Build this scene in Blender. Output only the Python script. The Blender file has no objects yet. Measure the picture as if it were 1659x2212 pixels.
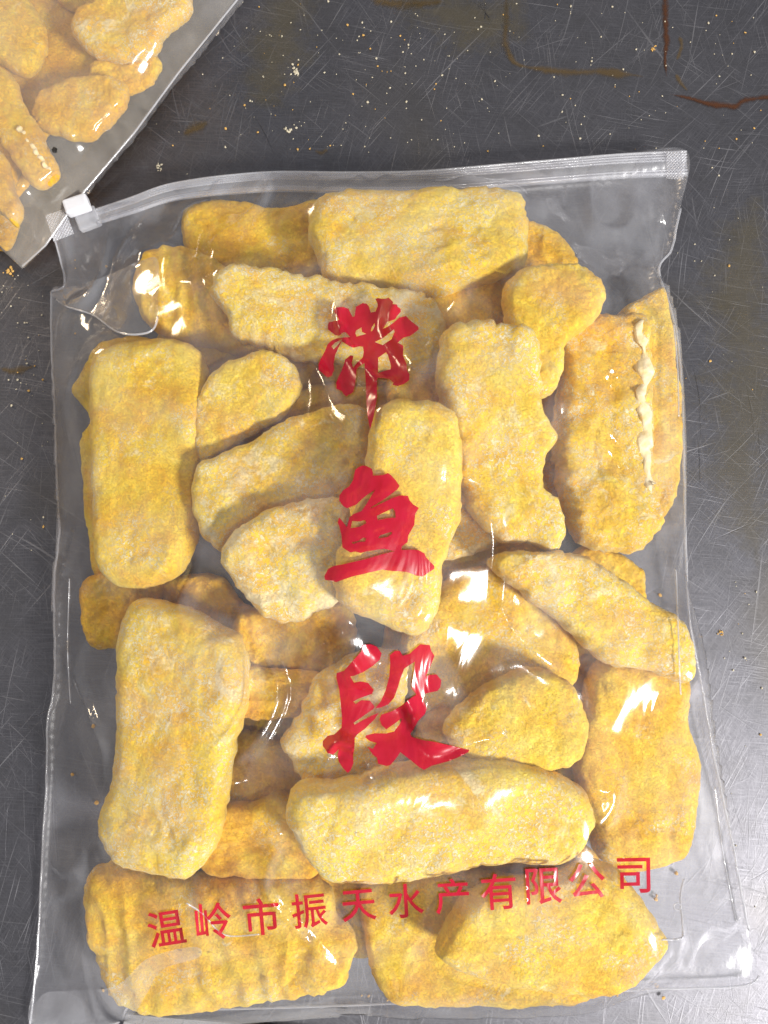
import bpy, bmesh, math, random
import numpy as np
from mathutils import Vector, Euler
from mathutils.geometry import delaunay_2d_cdt

random.seed(7); RNG = np.random.default_rng(7)
S = bpy.context.scene; COL = S.collection

# ------------------------------------------------------------------ camera
F_PX, TILT, DIST = 770.0, math.radians(6.2), 0.29
FWD = np.array([0, math.sin(TILT), -math.cos(TILT)])
UP = np.array([0, math.cos(TILT), math.sin(TILT)])
CAM = -FWD * DIST
cd = bpy.data.cameras.new('camera'); cam = bpy.data.objects.new('camera', cd); COL.objects.link(cam)
cam.location = CAM; cam.rotation_euler = (TILT, 0, 0)
cd.sensor_fit = 'VERTICAL'; cd.sensor_height = 36; cd.lens = F_PX / 1024 * 36
cd.clip_start = 0.01; cd.clip_end = 50
S.camera = cam

# ------------------------------------------------------------------ room light
W = bpy.data.worlds.new('World'); S.world = W; W.use_nodes = True
W.node_tree.nodes['Background'].inputs[0].default_value = (0.94, 0.95, 1.0, 1)
W.node_tree.nodes['Background'].inputs[1].default_value = 0.29

def lamp(name, loc, target, size, size_y, power, color):
    l = bpy.data.lights.new(name, 'AREA'); l.shape = 'RECTANGLE'; l.size = size; l.size_y = size_y
    l.energy = power; l.color = color
    o = bpy.data.objects.new(name, l); COL.objects.link(o); o.location = loc
    o.rotation_euler = (Vector(target) - Vector(loc)).to_track_quat('-Z', 'Y').to_euler()
    return o
lamp('ceiling_lamp', (0.46, -0.50, 1.6), (0.05, 0, 0), 0.24, 0.05, 4.5, (1.0, 0.97, 0.92))
lamp('side_lamp', (1.24, -0.95, 1.12), (0.05, 0, 0), 0.34, 0.26, 56, (1.0, 0.97, 0.93))  # off-frame area lamp at the lower right, type of source unknown
lamp('warm_lamp', (-1.7, 1.45, 0.68), (-0.1, 0.1, 0), 0.4, 0.3, 21, (1.0, 0.78, 0.52))

S.view_settings.view_transform = 'Standard'; S.view_settings.look = 'None'
S.view_settings.gamma = 1; S.view_settings.exposure = 0.02
S.cycles.transparent_max_bounces = 24
S.cycles.max_bounces = 8
S.cycles.use_adaptive_sampling = True; S.cycles.adaptive_threshold = 0.025

# ------------------------------------------------------------------ helpers
K = 768 / 1659.0                       # traced pixel -> render pixel
def at(x, y, z=0.0):
    """point at height z seen at traced coordinates (1659 x 2212 copy of the photo)"""
    x = np.asarray(x, float) * K; y = np.asarray(y, float) * K
    dx = (x - 384) / F_PX; u = (512 - y) / F_PX
    ry = FWD[1] + UP[1] * u; rz = FWD[2] + UP[2] * u
    t = (z - CAM[2]) / rz
    return np.stack([CAM[0] + dx * t, CAM[1] + ry * t, np.zeros_like(t) + z], -1)

def tag(o, label=None, cat=None, group=None, kind=None):
    if label: o['label'] = label
    if cat: o['category'] = cat
    if group: o['group'] = group
    if kind: o['kind'] = kind
    return o

def mesh_obj(name, verts, faces, mat, parent=None, smooth=True, origin=None):
    verts = np.asarray(verts, float)
    o_ = np.array(origin if origin is not None else (0, 0, 0), float)
    me = bpy.data.meshes.new(name); me.from_pydata((verts - o_).tolist(), [], faces)
    me.materials.append(mat)
    if smooth: me.polygons.foreach_set('use_smooth', [True] * len(me.polygons))
    me.update()
    o = bpy.data.objects.new(name, me); COL.objects.link(o); o.location = o_
    if parent is not None:
        o.parent = parent; o.location = o_ - np.array(parent.location)
    return o

def empty(name, loc):
    o = bpy.data.objects.new(name, None); COL.objects.link(o); o.location = loc; o.empty_display_size = 0.02
    return o

def spline(pts, n, closed=True):
    p = np.asarray(pts, float); m = len(p); out = []
    segs = m if closed else m - 1
    for i in range(segs):
        if closed: a, b, c, d = p[(i-1) % m], p[i], p[(i+1) % m], p[(i+2) % m]
        else: a, b, c, d = p[max(i-1, 0)], p[i], p[i+1], p[min(i+2, m-1)]
        t = np.linspace(0, 1, 24, endpoint=False)[:, None]
        out.append(0.5*((2*b) + (c-a)*t + (2*a-5*b+4*c-d)*t**2 + (3*b-a-3*c+d)*t**3))
    q = np.concatenate(out)
    q = np.vstack([q, q[:1] if closed else p[-1:]])
    L = np.r_[0, np.cumsum(np.linalg.norm(np.diff(q, axis=0), axis=1))]
    s = np.linspace(0, L[-1], n, endpoint=not closed)
    return np.stack([np.interp(s, L, q[:, k]) for k in range(q.shape[1])], -1)

def _hash(i, j, k, seed):
    n = (i*374761393 + j*668265263 + k*2147483647 + seed*974634777) & 0xffffffff
    n = ((n ^ (n >> 13)) * 1274126177) & 0xffffffff
    return ((n ^ (n >> 16)) & 0xffff) / 65535.0 * 2 - 1
def vnoise(P, scale, seed=0):
    P = np.asarray(P) / scale
    i = np.floor(P).astype(np.int64); f = P - i; f = f*f*(3-2*f); r = 0
    for a in (0, 1):
        for b in (0, 1):
            for c in (0, 1):
                w = (f[..., 0] if a else 1-f[..., 0])*(f[..., 1] if b else 1-f[..., 1])*(f[..., 2] if c else 1-f[..., 2])
                r = r + w*_hash(i[..., 0]+a, i[..., 1]+b, i[..., 2]+c, seed)
    return r

def blur(A, r):
    k = np.exp(-0.5*(np.arange(-2*r, 2*r+1)/r)**2); k /= k.sum(); m = 2*r
    P = np.pad(A, ((m, m), (0, 0)), 'edge'); B = sum(k[q]*P[q:q+A.shape[0]] for q in range(len(k)))
    P = np.pad(B, ((0, 0), (m, m)), 'edge'); return sum(k[q]*P[:, q:q+A.shape[1]] for q in range(len(k)))

def inside(poly, X, Y):
    poly = np.asarray(poly); r = np.zeros(X.shape, bool); n = len(poly); j = n-1
    for i in range(n):
        xi, yi = poly[i][:2]; xj, yj = poly[j][:2]
        if yi != yj:
            r ^= ((yi > Y) != (yj > Y)) & (X < (xj-xi)*(Y-yi)/(yj-yi)+xi)
        j = i
    return r

# height map of everything lying on the table
GX0, GX1, GY0, GY1, GS = -0.26, 0.18, -0.22, 0.30, 0.001
GX = np.arange(GX0, GX1, GS); GY = np.arange(GY0, GY1, GS)
XX, YY = np.meshgrid(GX, GY)            # [iy, ix]
HM = np.full(XX.shape, 0.0012)
def sample(A, x, y):
    fx = np.clip((np.asarray(x)-GX0)/GS, 0, A.shape[1]-1.001); fy = np.clip((np.asarray(y)-GY0)/GS, 0, A.shape[0]-1.001)
    ix = fx.astype(int); iy = fy.astype(int); fx = fx-ix; fy = fy-iy
    return (A[iy, ix]*(1-fx)+A[iy, ix+1]*fx)*(1-fy)+(A[iy+1, ix]*(1-fx)+A[iy+1, ix+1]*fx)*fy

# ------------------------------------------------------------------ materials
def new_mat(name):
    m = bpy.data.materials.new(name); m.use_nodes = True
    nt = m.node_tree; nt.nodes.clear()
    out = nt.nodes.new('ShaderNodeOutputMaterial')
    return m, nt, out
def N(nt, typ, **kw):
    n = nt.nodes.new(typ)
    for k, v in kw.items():
        if k == 'ins':
            for a, b in v.items(): n.inputs[a].default_value = b
        else: setattr(n, k, v)
    return n
def L(nt, a, b): nt.links.new(a, b)
def ramp(nt, fac, stops):
    r = N(nt, 'ShaderNodeValToRGB'); e = r.color_ramp.elements
    while len(e) < len(stops): e.new(0.5)
    for q, (p, c) in zip(e, stops): q.position = p; q.color = c if len(c) == 4 else (*c, 1)
    L(nt, fac, r.inputs[0]); return r.outputs[0]
def math_(nt, op, a, b=None, c=None, clamp=False):
    n = N(nt, 'ShaderNodeMath', operation=op, use_clamp=clamp)
    for i, v in enumerate((a, b, c)):
        if v is None: continue
        if isinstance(v, (int, float)): n.inputs[i].default_value = v
        else: L(nt, v, n.inputs[i])
    return n.outputs[0]
def mixc(nt, fac, a, b, typ='MIX'):
    n = N(nt, 'ShaderNodeMix', data_type='RGBA', blend_type=typ)
    for s, v in ((n.inputs[0], fac), (n.inputs[6], a), (n.inputs[7], b)):
        if hasattr(v, 'links') or hasattr(v, 'is_linked'): L(nt, v, s)
        elif isinstance(v, (int, float)): s.default_value = v
        else: s.default_value = (*v, 1) if len(v) == 3 else v
    return n.outputs[2]
def noise(nt, vec, scale, detail=4, rough=0.55, dist=0.0):
    n = N(nt, 'ShaderNodeTexNoise', ins={'Scale': scale, 'Detail': detail, 'Roughness': rough, 'Distortion': dist})
    L(nt, vec, n.inputs['Vector']); return n.outputs[0]

def crumb_material():
    m, nt, out = new_mat('crumb_coating')
    tc = N(nt, 'ShaderNodeTexCoord'); oi = N(nt, 'ShaderNodeObjectInfo')
    off = N(nt, 'ShaderNodeVectorMath', operation='SCALE'); off.inputs[0].default_value = (1.7, 2.9, 0.6)
    L(nt, oi.outputs['Random'], off.inputs['Scale'])
    ad = N(nt, 'ShaderNodeVectorMath', operation='ADD'); L(nt, tc.outputs['Object'], ad.inputs[0]); L(nt, off.outputs[0], ad.inputs[1])
    v = ad.outputs[0]
    fr = N(nt, 'ShaderNodeAttribute', attribute_type='OBJECT', attribute_name='frost').outputs['Fac']
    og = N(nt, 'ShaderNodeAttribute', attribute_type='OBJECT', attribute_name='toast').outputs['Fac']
    blot = noise(nt, v, 75, 3, 0.55, 0.6); med = noise(nt, v, 330, 4, 0.65); fine = noise(nt, v, 1050, 3, 0.7)
    # crumb colour: pale yellow to toasted orange
    k = math_(nt, 'ADD', math_(nt, 'MULTIPLY', blot, 1.25), math_(nt, 'MULTIPLY', med, 0.4))
    k = math_(nt, 'ADD', k, math_(nt, 'MULTIPLY', fine, 0.62))
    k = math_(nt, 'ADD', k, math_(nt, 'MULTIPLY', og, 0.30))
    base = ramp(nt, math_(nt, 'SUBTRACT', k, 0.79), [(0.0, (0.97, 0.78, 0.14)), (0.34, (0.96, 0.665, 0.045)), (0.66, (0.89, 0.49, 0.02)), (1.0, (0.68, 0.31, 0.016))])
    # frost and flour flecks: patches of tiny pale specks
    patch = ramp(nt, math_(nt, 'ADD', noise(nt, v, 60, 4, 0.6, 0.6), math_(nt, 'MULTIPLY', fr, 0.30)), [(0.56, (0, 0, 0)), (0.74, (1, 1, 1))])
    fleck = ramp(nt, noise(nt, v, 820, 5, 0.78, 1.2), [(0.50, (0, 0, 0)), (0.57, (1, 1, 1))])
    solid = ramp(nt, math_(nt, 'ADD', noise(nt, v, 85, 5, 0.75, 0.8), math_(nt, 'MULTIPLY', fr, 0.16)), [(0.65, (0, 0, 0)), (0.74, (1, 1, 1))])
    ff = math_(nt, 'MULTIPLY', fleck, math_(nt, 'MULTIPLY', patch, 0.9))
    ff = math_(nt, 'MAXIMUM', ff, math_(nt, 'MULTIPLY', solid, 0.6))
    c = mixc(nt, ff, base, (0.97, 0.89, 0.60))
    pit = ramp(nt, noise(nt, v, 260, 5, 0.7, 0.6), [(0.34, (1, 1, 1)), (0.46, (0, 0, 0))])
    c = mixc(nt, math_(nt, 'MULTIPLY', pit, 0.4), c, (0.82, 0.48, 0.045))
    bh = math_(nt, 'ADD', math_(nt, 'MULTIPLY', med, 0.5), math_(nt, 'MULTIPLY', fine, 0.6))
    bh = math_(nt, 'ADD', bh, math_(nt, 'MULTIPLY', fleck, 0.18))
    bp = N(nt, 'ShaderNodeBump', ins={'Strength': 0.75, 'Distance': 0.0013}); L(nt, bh, bp.inputs['Height'])
    b = N(nt, 'ShaderNodeBsdfPrincipled', ins={'Roughness': 0.78, 'Specular IOR Level': 0.25, 'Sheen Weight': 0.15})
    L(nt, c, b.inputs['Base Color']); L(nt, bp.outputs[0], b.inputs['Normal']); L(nt, b.outputs[0], out.inputs[0])
    return m
M_CRUMB = crumb_material()

def pale_skin():
    m, nt, out = new_mat('pale_fish_skin')
    tc = N(nt, 'ShaderNodeTexCoord'); a = noise(nt, tc.outputs['Object'], 400, 4)
    c = ramp(nt, a, [(0.3, (0.93, 0.70, 0.28)), (0.65, (0.96, 0.84, 0.56))])
    bp = N(nt, 'ShaderNodeBump', ins={'Strength': 0.6, 'Distance': 0.001}); L(nt, a, bp.inputs['Height'])
    b = N(nt, 'ShaderNodeBsdfPrincipled', ins={'Roughness': 0.6}); L(nt, c, b.inputs['Base Color'])
    L(nt, bp.outputs[0], b.inputs['Normal']); L(nt, b.outputs[0], out.inputs[0]); return m
M_SKIN = pale_skin()

def film_material(name, veil, patch, rough, gain, tint=(0.97, 0.97, 0.98), wrinkle=1.0, white=(0.80, 0.81, 0.86)):
    m, nt, out = new_mat(name)
    tc = N(nt, 'ShaderNodeTexCoord'); v = tc.outputs['Object']
    st = N(nt, 'ShaderNodeMapping'); st.inputs['Scale'].default_value = (1.0, 0.45, 1.0); st.inputs['Rotation'].default_value = (0, 0, 0.5); L(nt, v, st.inputs['Vector'])
    w1 = noise(nt, st.outputs[0], 60, 3, 0.5, 1.2); w2 = noise(nt, v, 230, 3, 0.5, 0.8); w3 = noise(nt, v, 1500, 2)
    h = math_(nt, 'ADD', math_(nt, 'MULTIPLY', w1, 1.0), math_(nt, 'MULTIPLY', w2, 0.04))
    h = math_(nt, 'ADD', h, math_(nt, 'MULTIPLY', w3, 0.004))
    bp = N(nt, 'ShaderNodeBump', ins={'Strength': 0.10 * wrinkle, 'Distance': 0.004}); L(nt, h, bp.inputs['Height'])
    lw = N(nt, 'ShaderNodeLayerWeight', ins={'Blend': 0.5}); L(nt, bp.outputs[0], lw.inputs['Normal'])
    fz = math_(nt, 'ADD', math_(nt, 'MULTIPLY', math_(nt, 'POWER', lw.outputs['Facing'], 5.0), 0.9), 0.045)
    gl = N(nt, 'ShaderNodeBsdfGlossy', ins={'Roughness': rough}); gl.inputs['Color'].default_value = (1, 1, 1, 1); L(nt, bp.outputs[0], gl.inputs['Normal'])
    tr = N(nt, 'ShaderNodeBsdfTransparent'); tr.inputs[0].default_value = (*tint, 1)
    df = N(nt, 'ShaderNodeBsdfDiffuse'); df.inputs[0].default_value = (*white, 1)
    pf = ramp(nt, noise(nt, v, 34, 5, 0.6, 0.5), [(0.42, (0, 0, 0)), (0.68, (1, 1, 1))])
    ve = math_(nt, 'ADD', math_(nt, 'MULTIPLY', pf, patch), veil)
    m1 = N(nt, 'ShaderNodeMixShader'); L(nt, ve, m1.inputs[0]); L(nt, tr.outputs[0], m1.inputs[1]); L(nt, df.outputs[0], m1.inputs[2])
    m2 = N(nt, 'ShaderNodeMixShader'); L(nt, math_(nt, 'MULTIPLY', fz, gain, clamp=True), m2.inputs[0])
    L(nt, m1.outputs[0], m2.inputs[1]); L(nt, gl.outputs[0], m2.inputs[2]); L(nt, m2.outputs[0], out.inputs[0])
    return m
M_FILM = film_material('clear_film', 0.03, 0.12, 0.11, 0.9)
M_BACK = film_material('back_film', 0.11, 0.10, 0.25, 1.0)
M_FOLD = film_material('folded_film', 0.10, 0.10, 0.10, 1.8)
M_SEAL = film_material('seal_film', 0.30, 0.12, 0.15, 2.0)
M_ZIP = film_material('zip_film', 0.24, 0.14, 0.14, 3.0, wrinkle=0.25)
M_CRIMP = film_material('crimped_film', 0.38, 0.15, 0.18, 2.0, wrinkle=0.3)

def plain(name, col, rough, **kw):
    m, nt, out = new_mat(name)
    tc = N(nt, 'ShaderNodeTexCoord'); a = noise(nt, tc.outputs['Object'], 240, 3)
    c = mixc(nt, a, tuple(x*0.9 for x in col), tuple(min(1, x*1.08) for x in col))
    b = N(nt, 'ShaderNodeBsdfPrincipled', ins={'Roughness': rough}); L(nt, c, b.inputs['Base Color'])
    for k, v in kw.items(): b.inputs[k.replace('_', ' ')].default_value = v
    L(nt, b.outputs[0], out.inputs[0]); return m
M_SLIDER = plain('white_slider_plastic', (0.78, 0.79, 0.84), 0.35)
M_SPECK = plain('dark_speck', (0.012, 0.011, 0.010), 0.6)
M_SHEET = plain('grey_sheet', (0.33, 0.33, 0.34), 0.6)
M_BIT = plain('breadcrumb', (0.70, 0.42, 0.12), 0.8)
M_BITPALE = plain('pale_breadcrumb', (0.62, 0.56, 0.42), 0.8)

def ink():
    m, nt, out = new_mat('red_ink')
    tc = N(nt, 'ShaderNodeTexCoord'); v = tc.outputs['Object']
    a = noise(nt, v, 200, 4)
    c = ramp(nt, a, [(0.3, (0.46, 0.004, 0.022)), (0.7, (0.55, 0.009, 0.042))])
    st = N(nt, 'ShaderNodeMapping'); st.inputs['Scale'].default_value = (1.0, 0.45, 1.0); st.inputs['Rotation'].default_value = (0, 0, 0.5); L(nt, v, st.inputs['Vector'])
    h = noise(nt, st.outputs[0], 60, 3, 0.5, 1.2)
    bp = N(nt, 'ShaderNodeBump', ins={'Strength': 0.3, 'Distance': 0.004}); L(nt, h, bp.inputs['Height'])
    b = N(nt, 'ShaderNodeBsdfPrincipled', ins={'Roughness': 0.22, 'Specular IOR Level': 0.6}); L(nt, c, b.inputs['Base Color']); L(nt, bp.outputs[0], b.inputs['Normal'])
    tr = N(nt, 'ShaderNodeBsdfTransparent'); tr.inputs[0].default_value = (1, 0.25, 0.3, 1)
    mx = N(nt, 'ShaderNodeMixShader', ins={0: 0.14}); L(nt, b.outputs[0], mx.inputs[1]); L(nt, tr.outputs[0], mx.inputs[2])
    L(nt, mx.outputs[0], out.inputs[0]); return m
M_INK = ink()

def steel():
    m, nt, out = new_mat('scratched_steel')
    tc = N(nt, 'ShaderNodeTexCoord'); v = tc.outputs['Object']
    # gentle warp so that long scratches bend
    wn = N(nt, 'ShaderNodeTexNoise', ins={'Scale': 7.0, 'Detail': 1.0}); L(nt, v, wn.inputs['Vector'])
    ws = N(nt, 'ShaderNodeVectorMath', operation='SCALE', ins={'Scale': 0.035}); L(nt, wn.outputs['Color'], ws.inputs[0])
    wv = N(nt, 'ShaderNodeVectorMath', operation='ADD'); L(nt, v, wv.inputs[0]); L(nt, ws.outputs[0], wv.inputs[1]); wv = wv.outputs[0]
    def scr(ang, along, across, lo, hi, mscale, mlo, mhi):
        r = N(nt, 'ShaderNodeVectorRotate', rotation_type='Z_AXIS'); r.inputs['Angle'].default_value = math.radians(ang); L(nt, wv, r.inputs['Vector'])
        mp = N(nt, 'ShaderNodeMapping'); mp.inputs['Scale'].default_value = (along, across, 1); mp.inputs['Location'].default_value = (ang*0.37, ang*0.11, 0); L(nt, r.outputs[0], mp.inputs['Vector'])
        n = noise(nt, mp.outputs[0], 1.0, 2, 0.5)
        ln = ramp(nt, n, [(lo, (0, 0, 0)), (hi, (1, 1, 1))])
        mk = N(nt, 'ShaderNodeMapping'); mk.inputs['Location'].default_value = (ang*0.13, 0, 1.3*ang); L(nt, v, mk.inputs['Vector'])
        return math_(nt, 'MULTIPLY', ln, ramp(nt, noise(nt, mk.outputs[0], mscale, 3, 0.6), [(mlo, (0, 0, 0)), (mhi, (1, 1, 1))]))
    sets = [scr(-62, 16, 900, 0.66, 0.72, 14, 0.46, 0.62), scr(-80, 14, 1000, 0.66, 0.72, 12, 0.44, 0.62), scr(6, 18, 800, 0.67, 0.73, 14, 0.46, 0.62),
            scr(33, 16, 900, 0.66, 0.72, 13, 0.46, 0.62), scr(-20, 20, 800, 0.68, 0.74, 16, 0.48, 0.64), scr(58, 16, 950, 0.67, 0.73, 12, 0.46, 0.62)]
    sets += [scr(-50, 22, 1400, 0.63, 0.70, 30, 0.40, 0.60), scr(-72, 26, 1500, 0.63, 0.70, 28, 0.40, 0.60), scr(12, 24, 1400, 0.64, 0.71, 30, 0.42, 0.60), scr(42, 24, 1500, 0.64, 0.71, 26, 0.42, 0.60), scr(78, 24, 1500, 0.64, 0.71, 26, 0.42, 0.60)]
    bright = sets[0]
    for s in sets[1:]: bright = math_(nt, 'MAXIMUM', bright, s)
    dk = [scr(68, 12, 700, 0.68, 0.73, 12, 0.5, 0.66), scr(-28, 12, 700, 0.69, 0.74, 14, 0.5, 0.66), scr(84, 14, 900, 0.67, 0.73, 10, 0.48, 0.64)]
    dark = dk[0]
    for s in dk[1:]: dark = math_(nt, 'MAXIMUM', dark, s)
    # tight brushed grain, both ways
    def brush(ang, along, across):
        r = N(nt, 'ShaderNodeVectorRotate', rotation_type='Z_AXIS'); r.inputs['Angle'].default_value = math.radians(ang); L(nt, wv, r.inputs['Vector'])
        mp = N(nt, 'ShaderNodeMapping'); mp.inputs['Scale'].default_value = (along, across, 1); mp.inputs['Location'].default_value = (ang*0.7, 0, 0); L(nt, r.outputs[0], mp.inputs['Vector'])
        return noise(nt, mp.outputs[0], 1.0, 4, 0.75)
    gs = [brush(2, 110, 1900), brush(88, 150, 1900), brush(-55, 130, 1700), brush(38, 130, 1700)]
    pick = noise(nt, v, 45, 3, 0.6)
    ga = math_(nt, 'MAXIMUM', math_(nt, 'MULTIPLY', gs[0], 1.0), math_(nt, 'ADD', gs[1], -0.04))
    gb = math_(nt, 'MAXIMUM', gs[2], gs[3])
    mxn = N(nt, 'ShaderNodeMix', data_type='FLOAT'); L(nt, ramp(nt, pick, [(0.42, (0, 0, 0)), (0.62, (1, 1, 1))]), mxn.inputs[0]); L(nt, ga, mxn.inputs[2]); L(nt, gb, mxn.inputs[3])
    grain = mxn.outputs[0]
    cloud = noise(nt, v, 16, 5, 0.6, 0.4); smear = noise(nt, v, 70, 5, 0.65, 0.5)
    bc = mixc(nt, ramp(nt, grain, [(0.44, (0, 0, 0)), (0.74, (1, 1, 1))]), (0.14, 0.139, 0.156), (0.25, 0.247, 0.272))
    bc = mixc(nt, math_(nt, 'MULTIPLY', ramp(nt, smear, [(0.45, (0, 0, 0)), (0.75, (1, 1, 1))]), 0.35), bc, (0.11, 0.107, 0.107))
    yel = noise(nt, v, 9, 3, 0.5, 0.2)
    bc = mixc(nt, math_(nt, 'MULTIPLY', ramp(nt, yel, [(0.55, (0, 0, 0)), (0.75, (1, 1, 1))]), 0.45), bc, (0.16, 0.135, 0.08))  # yellowish blotches painted into the base colour for tinted reflections
    bc = mixc(nt, math_(nt, 'MULTIPLY', dark, 0.6), bc, (0.06, 0.06, 0.065))
    bc = mixc(nt, math_(nt, 'MULTIPLY', bright, 0.20), bc, (0.62, 0.62, 0.65))
    ro = math_(nt, 'ADD', math_(nt, 'MULTIPLY', cloud, 0.22), 0.35)
    ro = math_(nt, 'ADD', ro, math_(nt, 'MULTIPLY', bright, 0.18))
    hh = math_(nt, 'ADD', math_(nt, 'MULTIPLY', grain, 0.35), math_(nt, 'MULTIPLY', bright, 0.2))
    hh = math_(nt, 'SUBTRACT', hh, math_(nt, 'MULTIPLY', dark, 0.5))
    bp = N(nt, 'ShaderNodeBump', ins={'Strength': 0.35, 'Distance': 0.0006}); L(nt, hh, bp.inputs['Height'])
    b = N(nt, 'ShaderNodeBsdfPrincipled', ins={'Metallic': 0.92})
    L(nt, bc, b.inputs['Base Color']); L(nt, ro, b.inputs['Roughness']); L(nt, bp.outputs[0], b.inputs['Normal']); L(nt, b.outputs[0], out.inputs[0])
    return m
M_STEEL = steel()

def stain_or_reflection_mat(name, col, dens):
    m, nt, out = new_mat(name)
    tc = N(nt, 'ShaderNodeTexCoord'); v = tc.outputs['Object']
    at_ = N(nt, 'ShaderNodeAttribute', attribute_name='edge').outputs['Fac']
    f = math_(nt, 'ADD', math_(nt, 'MULTIPLY', noise(nt, v, 420, 5, 0.7), 0.8), math_(nt, 'MULTIPLY', noise(nt, v, 110, 3, 0.6), 0.9))
    f = math_(nt, 'ADD', f, at_)
    al = math_(nt, 'MULTIPLY', ramp(nt, math_(nt, 'SUBTRACT', f, 0.68), [(0.02, (0, 0, 0)), (0.25, (0.35, 0.35, 0.35)), (0.6, (1, 1, 1))]), dens)
    b = N(nt, 'ShaderNodeBsdfPrincipled', ins={'Roughness': 0.55}); b.inputs['Base Color'].default_value = (*col, 1)
    tr = N(nt, 'ShaderNodeBsdfTransparent'); mx = N(nt, 'ShaderNodeMixShader')
    L(nt, al, mx.inputs[0]); L(nt, tr.outputs[0], mx.inputs[1]); L(nt, b.outputs[0], mx.inputs[2]); L(nt, mx.outputs[0], out.inputs[0]); return m
M_RUST = stain_or_reflection_mat('rust_brown', (0.075, 0.024, 0.006), 0.9)
M_DRIP = stain_or_reflection_mat('dried_drip', (0.13, 0.08, 0.02), 0.5)
M_WARM_REFLECTION = stain_or_reflection_mat('painted_warm_reflection', (0.17, 0.135, 0.05), 0.22)  # warm room reflection painted as a thin tinted layer

# ------------------------------------------------------------------ the steel table
e = at([-400, 2100, 2100, 553, 200, -400], [-500, -500, 2600, 2212, 2184, 2140], 0.0)
tab_top = np.array([[-0.9, 0.9, 0], [0.9, 0.9, 0], [0.9, -0.45, 0], [-0.9, -0.45, 0]])
v = np.vstack([tab_top, tab_top - [0, 0, 0.03]])
table = mesh_obj('table_top', v, [(3, 2, 1, 0), (4, 5, 6, 7), (0, 1, 5, 4), (1, 2, 6, 5), (2, 3, 7, 6), (3, 0, 4, 7)], M_STEEL, smooth=False)
tag(table, 'scratched stainless steel table top strewn with crumbs', 'table top', kind='structure')

def stain_or_reflection(pts, widths, mat):
    p = spline([q for q in pts], 60, closed=False); w = np.interp(np.linspace(0, 1, 60), np.linspace(0, 1, len(widths)), widths)
    P = at(p[:, 0], p[:, 1], 0.00025); d = np.gradient(P, axis=0); nrm = np.stack([-d[:, 1], d[:, 0], 0*d[:, 0]], -1); nrm /= np.linalg.norm(nrm, axis=1)[:, None] + 1e-9
    ww = (w*0.000171)[:, None]*(1+0.35*vnoise(P, 0.004, 3)[:, None])
    rows = [P + nrm*ww*s for s in (-1.5, -0.75, 0, 0.75, 1.5)]
    V = np.concatenate(rows); F = [(r*60+i, r*60+i+1, (r+1)*60+i+1, (r+1)*60+i) for r in range(4) for i in range(59)]
    o = mesh_obj('rust_stain' if mat is M_RUST else 'drip_or_reflection', V, F, mat, table)  # all but the rust: dried drips and painted reflections
    a = o.data.attributes.new('edge', 'FLOAT', 'POINT'); vals = np.repeat([-0.35, 0.1, 0.5, 0.1, -0.35], 60)
    taper = np.tile(np.clip(np.minimum(np.arange(60), np.arange(59, -1, -1))/6.0, 0, 1)*0.5-0.5, 5)
    a.data.foreach_set('value', vals + taper)
    return o
stain_or_reflection([(1437, -30), (1438, 40), (1440, 90), (1437, 125), (1440, 165)], [8, 7, 8, 5, 4], M_RUST)
stain_or_reflection([(1445, 203), (1490, 212), (1530, 224), (1565, 228), (1590, 230), (1605, 218), (1640, 212), (1700, 205)], [4, 6, 7, 8, 8, 8, 6, 6], M_RUST)
stain_or_reflection([(1468, 78), (1472, 100), (1462, 130)], [4, 6, 4], M_DRIP)
stain_or_reflection([(1460, 160), (1472, 180), (1486, 197)], [5, 7, 4], M_DRIP)
stain_or_reflection([(1094, -30), (1094, 40), (1092, 95), (1112, 135), (1160, 148), (1230, 156), (1300, 155), (1390, 165)], [9, 9, 9, 8, 9, 10, 10, 6], M_DRIP)
stain_or_reflection([(800, 0), (880, 10), (960, 2)], [10, 16, 8], M_DRIP)
stain_or_reflection([(680, 325), (695, 330), (708, 322)], [5, 9, 5], M_DRIP)
stain_or_reflection([(395, 292), (425, 275), (450, 262)], [8, 14, 9], M_DRIP)
stain_or_reflection([(0, 795), (30, 802), (75, 790)], [6, 8, 5], M_DRIP)

stain_or_reflection([(1640,420), (1600,600), (1625,800), (1600,1000), (1640,1230)], [40, 90, 110, 90, 40], M_WARM_REFLECTION)  # three broad tints stand in for warm room reflections on the steel
stain_or_reflection([(860,-60), (960,20), (1060,60), (1120,-20)], [50, 80, 80, 40], M_WARM_REFLECTION)
stain_or_reflection([(640,-40), (600,100), (560,240)], [60, 80, 40], M_WARM_REFLECTION)
# grey sheet peeping out below the bag corner
p = at([275, 553, 800, 760, 180], [2187, 2211, 2232, 2500, 2500], 0.0006)
V = np.vstack([p, p + [0, 0, 0.0012]]); n5 = 5
o = mesh_obj('grey_sheet', V, [(4, 3, 2, 1, 0), (5, 6, 7, 8, 9)] + [(i, (i+1) % 5, (i+1) % 5+5, i+5) for i in range(5)], M_SHEET, smooth=False, origin=p.mean(0))
tag(o, 'plain grey sheet edge showing at the bottom below the large bag', 'sheet')

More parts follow.
